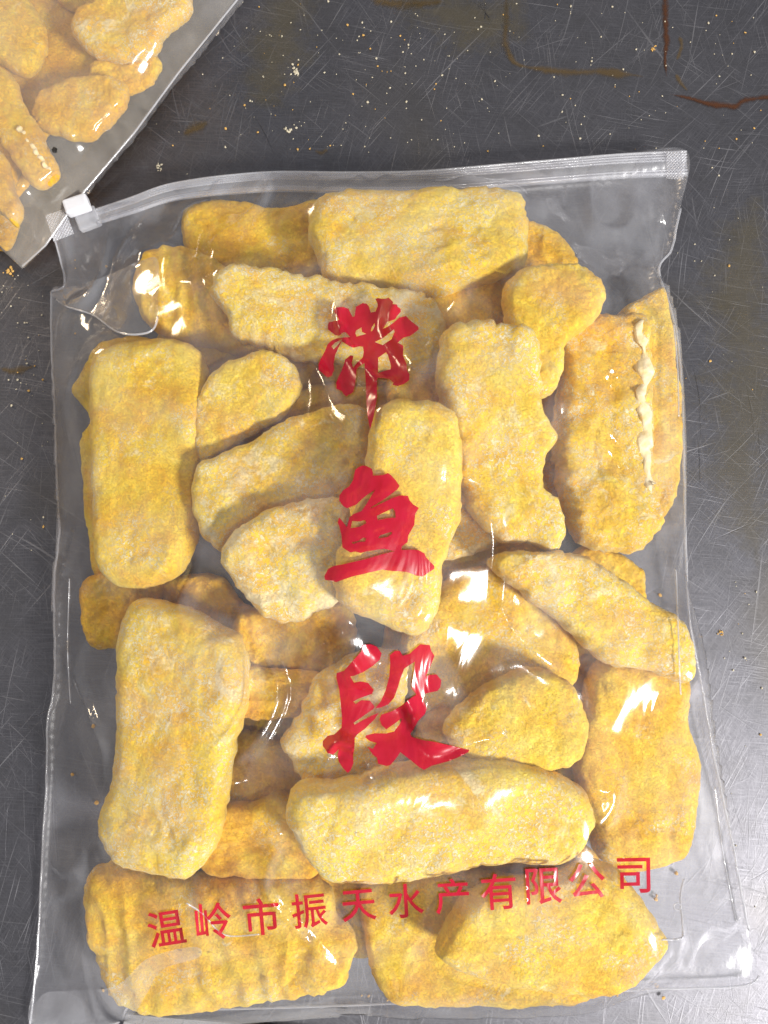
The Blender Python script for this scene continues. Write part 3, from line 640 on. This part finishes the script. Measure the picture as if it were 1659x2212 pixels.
# zip: a translucent band with moulded rails
zt = np.array(top_e[:-1]); q = spline(np.c_[zt[:, :2], zt[:, 2:]*1e4], 120, closed=False)
TB = at(q[:, 0], q[:, 1], q[:, 2]/1e4)
dn = np.gradient(q[:, :2], axis=0); dn = np.stack([dn[:, 1], -dn[:, 0]], -1); dn /= np.linalg.norm(dn, axis=1)[:, None]; dn *= np.sign(dn[:, 1:2])
wz = np.interp(np.arange(120), [0, 90, 119], [44, 34, 26])
zipo = empty('zip_closure', (0, 0, 0.01)); zipo.parent = bag; zipo.location = (0, 0, 0.0095)
def band(name, o0, o1, lift0, lift1, mat, rows=5, bulge=0.0):
    V = []
    for r in range(rows):
        f = r/(rows-1); off = (o0+(o1-o0)*f)*wz
        V.append(at(q[:, 0]+dn[:, 0]*off, q[:, 1]+dn[:, 1]*off, q[:, 2]/1e4+lift0+(lift1-lift0)*f+bulge*math.sin(math.pi*f)))
    V = np.concatenate(V); n = 120
    F = [(r*n+i, r*n+i+1, (r+1)*n+i+1, (r+1)*n+i) for r in range(rows-1) for i in range(n-1)]
    o = mesh_obj(name, V, F, mat); o.parent = zipo; o.location = -Vector((0, 0, 0.01)); return o
band('zip_band', -0.02, 1.25, 0.0008, 0.0022, M_ZIP, 7, 0.0008)
for o0, r_ in ((0.03, 0.00055), (0.17, 0.0004), (0.30, 0.00045), (0.43, 0.0004), (0.93, 0.00045), (1.08, 0.0006)):
    off = o0*wz; P = at(q[:, 0]+dn[:, 0]*off, q[:, 1]+dn[:, 1]*off, q[:, 2]/1e4+0.0016+0.0008*o0)
    o = tube('zip_rail', P, r_, M_ZIP, None, 8); o.parent = zipo; o.location = (0, 0, -0.01)

def rounded_box(name, cx, cy, w, h, z0, z1, ang, mat, parent, bev=0.0006):
    bm = bmesh.new(); bmesh.ops.create_cube(bm, size=1.0)
    c = at([cx], [cy], (z0+z1)/2)[0]; sx, sy, sz = w*0.000171, h*0.000171, z1-z0
    for v_ in bm.verts: v_.co = Vector((v_.co.x*sx, v_.co.y*sy, v_.co.z*sz))
    bmesh.ops.bevel(bm, geom=bm.edges[:], offset=bev, segments=3, affect='EDGES', profile=0.6)
    me = bpy.data.meshes.new(name); bm.to_mesh(me); bm.free(); me.materials.append(mat)
    for p_ in me.polygons: p_.use_smooth = True
    o = bpy.data.objects.new(name, me); COL.objects.link(o); o.location = Vector(c)-parent.location; o.rotation_euler = (0, 0, ang); o.parent = parent
    return o
sl = rounded_box('zip_slider', 167, 444, 54, 34, 0.012, 0.0165, math.radians(20), M_SLIDER, bag, 0.0011)
o = rounded_box('slider_guide', 190, 474, 50, 46, 0.0085, 0.0118, math.radians(22), M_SEAL, bag, 0.0009)

def crimp(pts, z, parent):
    """heat-crimped end of the zip: quad patch with a waffle of dents"""
    a, b, c, d = [np.array(p_, float) for p_ in pts]; n, m = 49, 61
    U, Vv = np.meshgrid(np.linspace(0, 1, n), np.linspace(0, 1, m))
    X = (a[0]*(1-U)+b[0]*U)*(1-Vv)+(d[0]*(1-U)+c[0]*U)*Vv; Y = (a[1]*(1-U)+b[1]*U)*(1-Vv)+(d[1]*(1-U)+c[1]*U)*Vv
    Z = z + 0.0005*np.sin(U*2*math.pi*6)*np.sin(Vv*2*math.pi*8)
    P = at(X.ravel(), Y.ravel(), Z.ravel())
    F = [(i*n+j, i*n+j+1, (i+1)*n+j+1, (i+1)*n+j) for i in range(m-1) for j in range(n-1)]
    return mesh_obj('crimped_end', P, F, M_CRIMP, parent)
crimp([(98,466),(140,450),(160,505),(116,522)], 0.0075, bag)
crimp([(1440,330),(1484,326),(1476,388),(1440,386)], 0.0132, bag)

# folded flap of film at the upper left, and the turned corner at lower left
def flap(pts, z, name='folded_film', lift=0.0012):
    qq = spline(pts, 160); P = onfilm(qq[:, 0], qq[:, 1], lift)
    return sheet(name, P, lambda x, y: sample(FILM, x, y)+lift+0.0006*vnoise(np.c_[x, y, 0*x], 0.008, 2), M_FOLD, bag, 0.002), P
o, P = flap([(112,632),(140,660),(200,680),(250,715),(300,722),(335,705),(342,640),(340,560),(300,565),(220,600),(150,620)], 0)
tube('fold_crease', P[4:70], 0.0004, M_SEAL, bag)
o, P = flap([(70,2215),(90,2150),(150,2140),(250,2130),(320,2070),(420,2045),(430,2068),(350,2095),(315,2150),(275,2200),(180,2222)], 0)
# long side crease lines in the empty margins
def crease(pts, r=0.0003, lift=0.0003, n=50):
    qq = spline(pts, n, closed=False); P = onfilm(qq[:, 0], qq[:, 1], lift); return tube('fold_crease', P, r, M_SEAL, bag, 5)
crease([(1460,1230),(1464,1330),(1467,1420),(1470,1500)])
crease([(150,1250),(146,1400),(152,1520)], 0.00022)
crease([(1545,1700),(1560,1830),(1590,1990)], 0.00022)
crease([(1455,700),(1464,800),(1466,900)])
crease([(403,1951),(440,1975),(470,2010),(500,2022),(560,2018)])
crease([(1430,2030),(1472,2026),(1474,1990),(1470,1940),(1477,1900)])

# air vent holes
for (x, y, r) in ((2710/1.8517, 3627/1.8517, 0.0011),):
    P0 = onfilm([x], [y], 0.0004)[0]; a = np.linspace(0, 2*math.pi, 20)
    tube('vent_hole', np.c_[P0[0]+r*np.cos(a), P0[1]+r*np.sin(a), P0[2]+0*a], 0.0002, M_SEAL, bag, 5)

# ---- printing
def printed(polys, src, label):
    """polys in traced px; even-odd fill, draped on the film"""
    verts, edges = [], []
    for pl in polys:
        b0 = len(verts); pl = list(pl); n = len(pl); dense = []
        for i in range(n):
            a_, b_ = np.array(pl[i], float), np.array(pl[(i+1) % n], float); k = max(1, int(np.linalg.norm(b_-a_)/5))
            dense += [a_+(b_-a_)*j/k for j in range(k)]
        m = len(dense); verts += dense; edges += [(b0+i, b0+(i+1) % m) for i in range(m)]
    A = np.array(verts); x0, y0 = A.min(0); x1, y1 = A.max(0)
    gx, gy = np.meshgrid(np.arange(x0+2, x1, 5.0), np.arange(y0+2, y1, 5.0)); r = np.zeros(gx.shape, bool)
    for pl in polys: r ^= inside(np.array(pl), gx, gy)
    g = np.c_[gx[r], gy[r]]
    vs = [Vector((p_[0], p_[1])) for p_ in verts] + [Vector(p_) for p_ in g]
    res = delaunay_2d_cdt(vs, edges, [], 0, 1e-5); ov, of = res[0], res[2]
    ov = np.array([(v_.x, v_.y) for v_ in ov]); tri = np.array(of); cen = ov[tri].mean(1); r = np.zeros(len(cen), bool)
    for pl in polys: r ^= inside(np.array(pl), cen[:, 0], cen[:, 1])
    tri = tri[r]; P = onfilm(ov[:, 0], ov[:, 1], 0.0006)
    nrm = np.cross(P[tri[:, 1]]-P[tri[:, 0]], P[tri[:, 2]]-P[tri[:, 0]])[:, 2]
    tri = np.where((nrm < 0)[:, None], tri[:, ::-1], tri)
    o = mesh_obj('printed_character', P, tri.tolist(), M_INK, bag); o['label'] = label; return o
def cv(pts, ox, oy, sc): return [((ox+x/sc)/1.8517, (oy+y/sc)/1.8517) for x, y in pts]

c1 = [[(350,215),(460,215),(530,240),(560,300),(592,360),(620,350),(640,210),(690,185),(740,155),(800,165),(835,210),(860,295),(930,280),(962,200),(955,150),(925,95),(965,80),(1010,92),(1080,90),(1120,75),(1160,110),(1190,140),(1180,170),(1245,175),(1255,210),(1300,245),(1300,285),(1245,350),(1220,395),(1100,435),(1040,535),(1110,505),(1200,440),(1280,370),(1380,345),(1440,410),(1560,505),(1565,545),(1490,605),(1440,640),(1340,665),(1255,740),(1340,785),(1335,930),(1390,1060),(1395,1150),(1430,1210),(1425,1290),(1350,1350),(1255,1380),(1180,1360),(1195,1330),(1130,1275),(1030,1260),(955,1260),(950,1400),(950,1550),(925,1700),(900,1840),(850,2020),(815,1840),(795,1640),(790,1460),(780,1240),(765,1040),(700,1080),(650,1130),(645,1220),(625,1370),(600,1470),(500,1530),(460,1500),(430,1450),(355,1420),(350,1330),(380,1250),(430,1150),(470,1040),(480,990),(560,925),(605,935),(580,1040),(600,1110),(660,1030),(740,960),(755,880),(745,800),(690,795),(600,815),(540,790),(430,720),(380,820),(335,920),(310,1050),(320,1140),(295,1190),(290,1220),(240,1250),(200,1240),(150,1190),(90,1140),(90,1060),(120,980),(180,870),(225,760),(280,710),(360,675),(470,662),(555,658),(500,590),(460,585),(390,640),(330,625),(230,545),(225,480),(240,440),(320,420),(395,405),(370,350),(320,285),(325,255)],
      [(645,560),(720,515),(730,580),(790,610),(650,650),(632,600)], [(860,575),(870,520),(915,450),(920,490),(890,555)], [(920,730),(1040,670),(1200,545),(1210,580),(1165,690),(1035,775)],
      [(970,960),(1085,880),(1110,920),(1160,1080),(1150,1130),(1030,1165),(965,1190)], [(280,795),(330,740),(440,688),(400,745),(350,800),(312,840)]]
printed([cv(p_, 1250, 1170, 3.687) for p_ in c1], None, 'first big red brush character, nearest the zip')
c2 = [[(545,95),(600,72),(650,80),(720,115),(735,165),(735,205),(800,205),(880,195),(935,172),(980,205),(1040,270),(1090,345),(1060,390),(960,465),(870,530),(690,640),(720,635),(860,570),(1000,500),(1100,468),(1200,475),(1220,530),(1270,590),(1345,635),(1295,720),(1285,860),(1240,940),(1205,1000),(1195,1090),(1120,1145),(1110,1195),(1230,1190),(1340,1195),(1420,1240),(1440,1290),(1550,1405),(1550,1445),(1465,1500),(1400,1545),(1310,1535),(1180,1485),(960,1470),(860,1455),(660,1500),(450,1550),(250,1620),(100,1590),(90,1545),(140,1445),(220,1405),(330,1385),(620,1320),(860,1250),(1030,1210),(960,1195),(890,1178),(790,1190),(640,1215),(575,1235),(500,1215),(440,1228),(390,1200),(330,1160),(318,1000),(290,880),(268,830),(285,760),(320,800),(390,890),(425,760),(480,715),(580,680),(640,600),(700,500),(768,392),(690,440),(600,510),(510,595),(390,640),(340,610),(287,535),(292,470),(340,400),(420,350),(470,270),(490,180),(500,130)],
      [(440,905),(460,810),(560,815),(635,795),(645,840),(560,885)], [(788,740),(1000,640),(1030,680),(1038,765),(930,770),(800,800)], [(455,1090),(540,1075),(610,1030),(648,1040),(630,1085),(560,1085),(470,1115)], [(805,1035),(830,1000),(985,950),(990,980),(930,1020),(830,1040)]]
printed([cv(p_, 1270, 1840, 3.318) for p_ in c2], None, 'second big red brush character, in the centre')
c3 = [[(575,95),(640,120),(690,190),(670,260),(600,320),(500,385),(400,425),(365,430),(405,495),(470,480),(550,495),(610,570),(590,610),(520,635),(450,660),(398,690),(420,715),(480,675),(570,680),(620,745),(600,770),(500,840),(400,910),(410,930),(500,880),(600,830),(660,808),(620,870),(520,970),(440,1030),(412,1065),(410,1160),(395,1250),(398,1330),(370,1400),(340,1430),(290,1380),(245,1310),(235,1240),(247,1185),(190,1240),(130,1225),(110,1190),(80,1150),(80,1100),(130,1045),(200,1030),(275,960),(280,860),(265,700),(250,560),(220,440),(225,395),(300,370),(400,260),(480,170),(500,105)],
      [(775,210),(830,165),(880,165),(910,215),(980,195),(1040,140),(1090,95),(1190,105),(1205,165),(1240,215),(1210,290),(1175,370),(1145,435),(1180,415),(1260,408),(1310,470),(1300,540),(1270,580),(1150,605),(1100,635),(1130,690),(1160,760),(1140,820),(1070,890),(1020,980),(990,1020),(1000,1055),(1120,1090),(1230,1105),(1380,1140),(1600,1190),(1590,1215),(1480,1270),(1380,1310),(1210,1355),(1130,1398),(1080,1370),(1020,1320),(930,1250),(885,1215),(840,1280),(780,1350),(740,1358),(655,1335),(640,1270),(600,1240),(545,1160),(600,1180),(640,1120),(570,1100),(520,1060),(530,1040),(620,1018),(740,1020),(820,1000),(880,920),(905,860),(830,915),(740,978),(690,935),(668,870),(690,825),(800,790),(900,730),(1000,650),(1052,618),(1005,550),(1010,480),(1025,400),(1035,275),(980,310),(925,350),(890,440),(860,540),(820,650),(760,720),(680,752),(625,760),(680,690),(730,580),(770,430),(780,290)]]
printed([cv(p_, 1260, 2540, 2.592) for p_ in c3], None, 'third big red brush character, above the lying block')

def glyph_loops(ch, off):
    c = bpy.data.curves.new('glyph', 'FONT'); c.body = ch; c.offset = off; c.resolution_u = 3
    o = bpy.data.objects.new('glyph', c); COL.objects.link(o); bpy.context.view_layer.update()
    ev = o.evaluated_get(bpy.context.evaluated_depsgraph_get()); me = bpy.data.meshes.new_from_object(ev)
    cnt = {}
    for p_ in me.polygons:
        for ek in p_.edge_keys: cnt[ek] = cnt.get(ek, 0)+1
    nb = {}
    for (a_, b_), n_ in cnt.items():
        if n_ == 1: nb.setdefault(a_, []).append(b_); nb.setdefault(b_, []).append(a_)
    loops, seen = [], set()
    for s_ in nb:
        if s_ in seen: continue
        lp, cur, prev = [s_], s_, None; seen.add(s_)
        while True:
            nx = [k_ for k_ in nb[cur] if k_ != prev and k_ not in seen]
            if not nx: break
            prev, cur = cur, nx[0]; seen.add(cur); lp.append(cur)
        loops.append([tuple(me.vertices[k_].co[:2]) for k_ in lp])
    bpy.data.objects.remove(o); bpy.data.curves.remove(c); bpy.data.meshes.remove(me)
    return loops
small = [('温',359,2005,80,9),('岭',461,1990,80,5),('市',565,1980,80,5),('振',668,1967,76,6),('天',775,1956,74,5),('水',877,1946,76,3),('产',977,1936,76,3),('有',1077,1926,78,4),('限',1175,1914,78,3),('公',1268,1903,78,3),('司',1369,1891,76,1)]
for ch, cx, cy, sz, ang in small:
    lp = glyph_loops(ch, 0.010); allp = np.concatenate([np.array(l_) for l_ in lp]); mid = (allp.min(0)+allp.max(0))/2; ext = (allp.max(0)-allp.min(0)).max()
    ca, sa = math.cos(math.radians(ang)), math.sin(math.radians(ang)); k_ = sz/ext
    polys = [[(cx+((x-mid[0])*ca-(y-mid[1])*sa)*k_, cy-((x-mid[0])*sa+(y-mid[1])*ca)*k_) for x, y in l_] for l_ in lp]
    printed(polys, None, 'small red character %s in the company line' % ch)

# ---- second bag
b2o = [(640,-170,.013),(512,0,.013),(385,158,.013),(290,287,.012),(170,428,.010),(98,530,.007),(45,578,.003),(12,545,.003),(-150,450,.003),(-360,260,.003),(-330,-150,.004),(100,-330,.006),(450,-330,.010)]
raw = np.array(b2o); den = []
for i in range(len(raw)):
    a_, b_ = raw[i], raw[(i+1) % len(raw)]
    den += [a_+(b_-a_)*j/30 for j in range(30)]
den = np.array(den); PB = at(den[:, 0], den[:, 1], den[:, 2])
PB[:, :2] += 0.0006*np.stack([vnoise(PB, 0.02, 5), vnoise(PB, 0.02, 6)], -1)
bag2 = empty('plastic_bag', (PB[:, 0].mean(), PB[:, 1].mean(), 0.0005))
tag(bag2, 'second clear bag of breaded fish cut off at the top left corner', 'plastic bag', 'clear bags of frozen fish on the steel table')
HB2 = np.where(inside(PB, XX, YY), HM, 0.0012)
M2 = (XX < -0.02) & (YY > 0.03)
FILM2, _ = membrane(np.where(M2, HB2, 0.0012), PB, seed=31, amp=0.7)
M_FILM2 = film_material('cloudy_film', 0.13, 0.12, 0.12, 1.2, white=(0.82, 0.76, 0.66))
o = sheet('front_film', PB, lambda x, y: sample(FILM2, x, y), M_FILM2, bag2, 0.0013)
PB2 = PB.copy(); PB2[:, 2] = np.maximum(PB[:, 2]-0.0006, 0.0006)
sheet('back_film', PB2, backz_for(PB2), M_BACK, bag2, 0.0018)
q = np.array([(540,-40,.013),(512,0,.013),(385,158,.013),(290,287,.012),(170,428,.010),(98,530,.007),(45,578,.003)])
qd = np.array([q[i]+(q[i+1]-q[i])*j/20 for i in range(6) for j in range(20)]); tube('side_seal', at(qd[:, 0], qd[:, 1], qd[:, 2]+0.0002), 0.0004, M_SEAL, bag2)
P0 = onfilm([118], [324], 0.0004, FILM2)[0]
bm = bmesh.new(); bmesh.ops.create_icosphere(bm, subdivisions=2, radius=0.0011)
for v_ in bm.verts: v_.co = v_.co*(1+0.25*math.sin(v_.co.x*5000+v_.co.y*3000)); v_.co.z *= 0.35
me = bpy.data.meshes.new('dark_speck'); bm.to_mesh(me); bm.free(); me.materials.append(M_SPECK)
o = bpy.data.objects.new('dark_speck', me); COL.objects.link(o); o.location = P0; tag(o, 'small dark speck stuck on the second bag film', 'speck')

# ------------------------------------------------------------------ crumbs on the steel
def blob(x, y, r, seed):
    bm = bmesh.new(); bmesh.ops.create_icosphere(bm, subdivisions=1, radius=1.0); rr = random.Random(seed)
    vs = []
    for v_ in bm.verts: v_.co = v_.co*rr.uniform(0.65, 1.25); v_.co.z *= 0.6
    c = at([x], [y], 0)[0]; zmin = min(v_.co.z for v_ in bm.verts)
    sx, an = rr.uniform(0.8, 1.4), rr.uniform(0, 6.28)
    V = [(c[0]+r*(v_.co.x*sx*math.cos(an)-v_.co.y*math.sin(an)), c[1]+r*(v_.co.x*sx*math.sin(an)+v_.co.y*math.cos(an)), 0.00005+r*(v_.co.z-zmin)) for v_ in bm.verts]
    F = [tuple(v_.index for v_ in f.verts) for f in bm.faces]; bm.free(); return V, F
zones = [(480, 1650, 0, 330, 210), (560, 1000, 60, 330, 70), (0, 95, 590, 880, 42), (0, 110, 900, 1250, 12), (1450, 1650, 350, 900, 22), (1560, 1650, 1250, 1450, 14), (200, 520, 150, 380, 16), (1500, 1650, 1450, 2100, 8)]
def outside_bags(x, y):
    return not inside(O2, np.array([x]), np.array([y]))[0] and not inside(raw[:, :2], np.array([x]), np.array([y]))[0]
for mat, frac, nm, lab in ((M_BITPALE, 0.75, 'crumb_scatter', 'fine pale crumbs scattered over the steel'), (M_BIT, 0.2, 'crumb_scatter', 'fine orange crumbs scattered over the steel')):
    V, F = [], []
    for x0, x1, y0, y1, n in zones:
        for i in range(int(n*frac)):
            x, y = random.uniform(x0, x1), random.uniform(y0, y1)
            if not outside_bags(x, y): continue
            v_, f_ = blob(x, y, random.choice([0.00016, 0.0002, 0.00024, 0.00028, 0.00036, 0.00048]), random.random()); b0 = len(V); V += v_; F += [tuple(k_+b0 for k_ in t_) for t_ in f_]
    tag(mesh_obj(nm, V, F, mat, smooth=False), lab, 'crumbs', kind='stuff')
V, F = [], []
for x0, x1, y0, y1, n in ((190, 1450, 2100, 2160, 60), (150, 1470, 560, 2050, 150), (1200, 1420, 1880, 2120, 20)):
    for i in range(n):
        x, y = random.uniform(x0, x1), random.uniform(y0, y1)
        v_, f_ = blob(x, y, random.choice([0.0003, 0.0004, 0.0006, 0.0008]), random.random()); b0 = len(V); V += [(p_[0], p_[1], p_[2]+0.0008) for p_ in v_]; F += [tuple(k_+b0 for k_ in t_) for t_ in f_]
tag(mesh_obj('crumb_scatter', V, F, M_BIT, smooth=False), 'loose crumbs fallen inside the large bag', 'crumbs', kind='stuff')
flakes = [(343,361,.0014,'largest pale crumb flake on the steel below the second bag'), (636,158,.0016,'pale flattened crumb smear on the steel at the upper middle'), (622,563/2.0,.0015,'speckled crumb clump on the steel just above the zip'),
          (20,585,.0015,'bright orange crumb flake at the left edge beside the bag tip'), (1410,106,.0009,'lone orange crumb right of the vertical rust line'), (1556,1367,.0010,'largest orange crumb in the cluster at the right edge')]
for x, y, r, lab in flakes:
    V, F = [], []
    for i in range(14):
        v_, f_ = blob(x+random.gauss(0, r/0.00030), y+random.gauss(0, r/0.00030), r*random.uniform(0.15, 0.42), random.random()); b0 = len(V); V += v_; F += [tuple(k_+b0 for k_ in t_) for t_ in f_]
    V = np.array(V); tag(mesh_obj('crumb', V, F, M_BIT if 'orange' in lab else M_BITPALE, smooth=False, origin=(V[:, 0].mean(), V[:, 1].mean(), 0)), lab, 'crumb', 'larger crumbs on the steel')
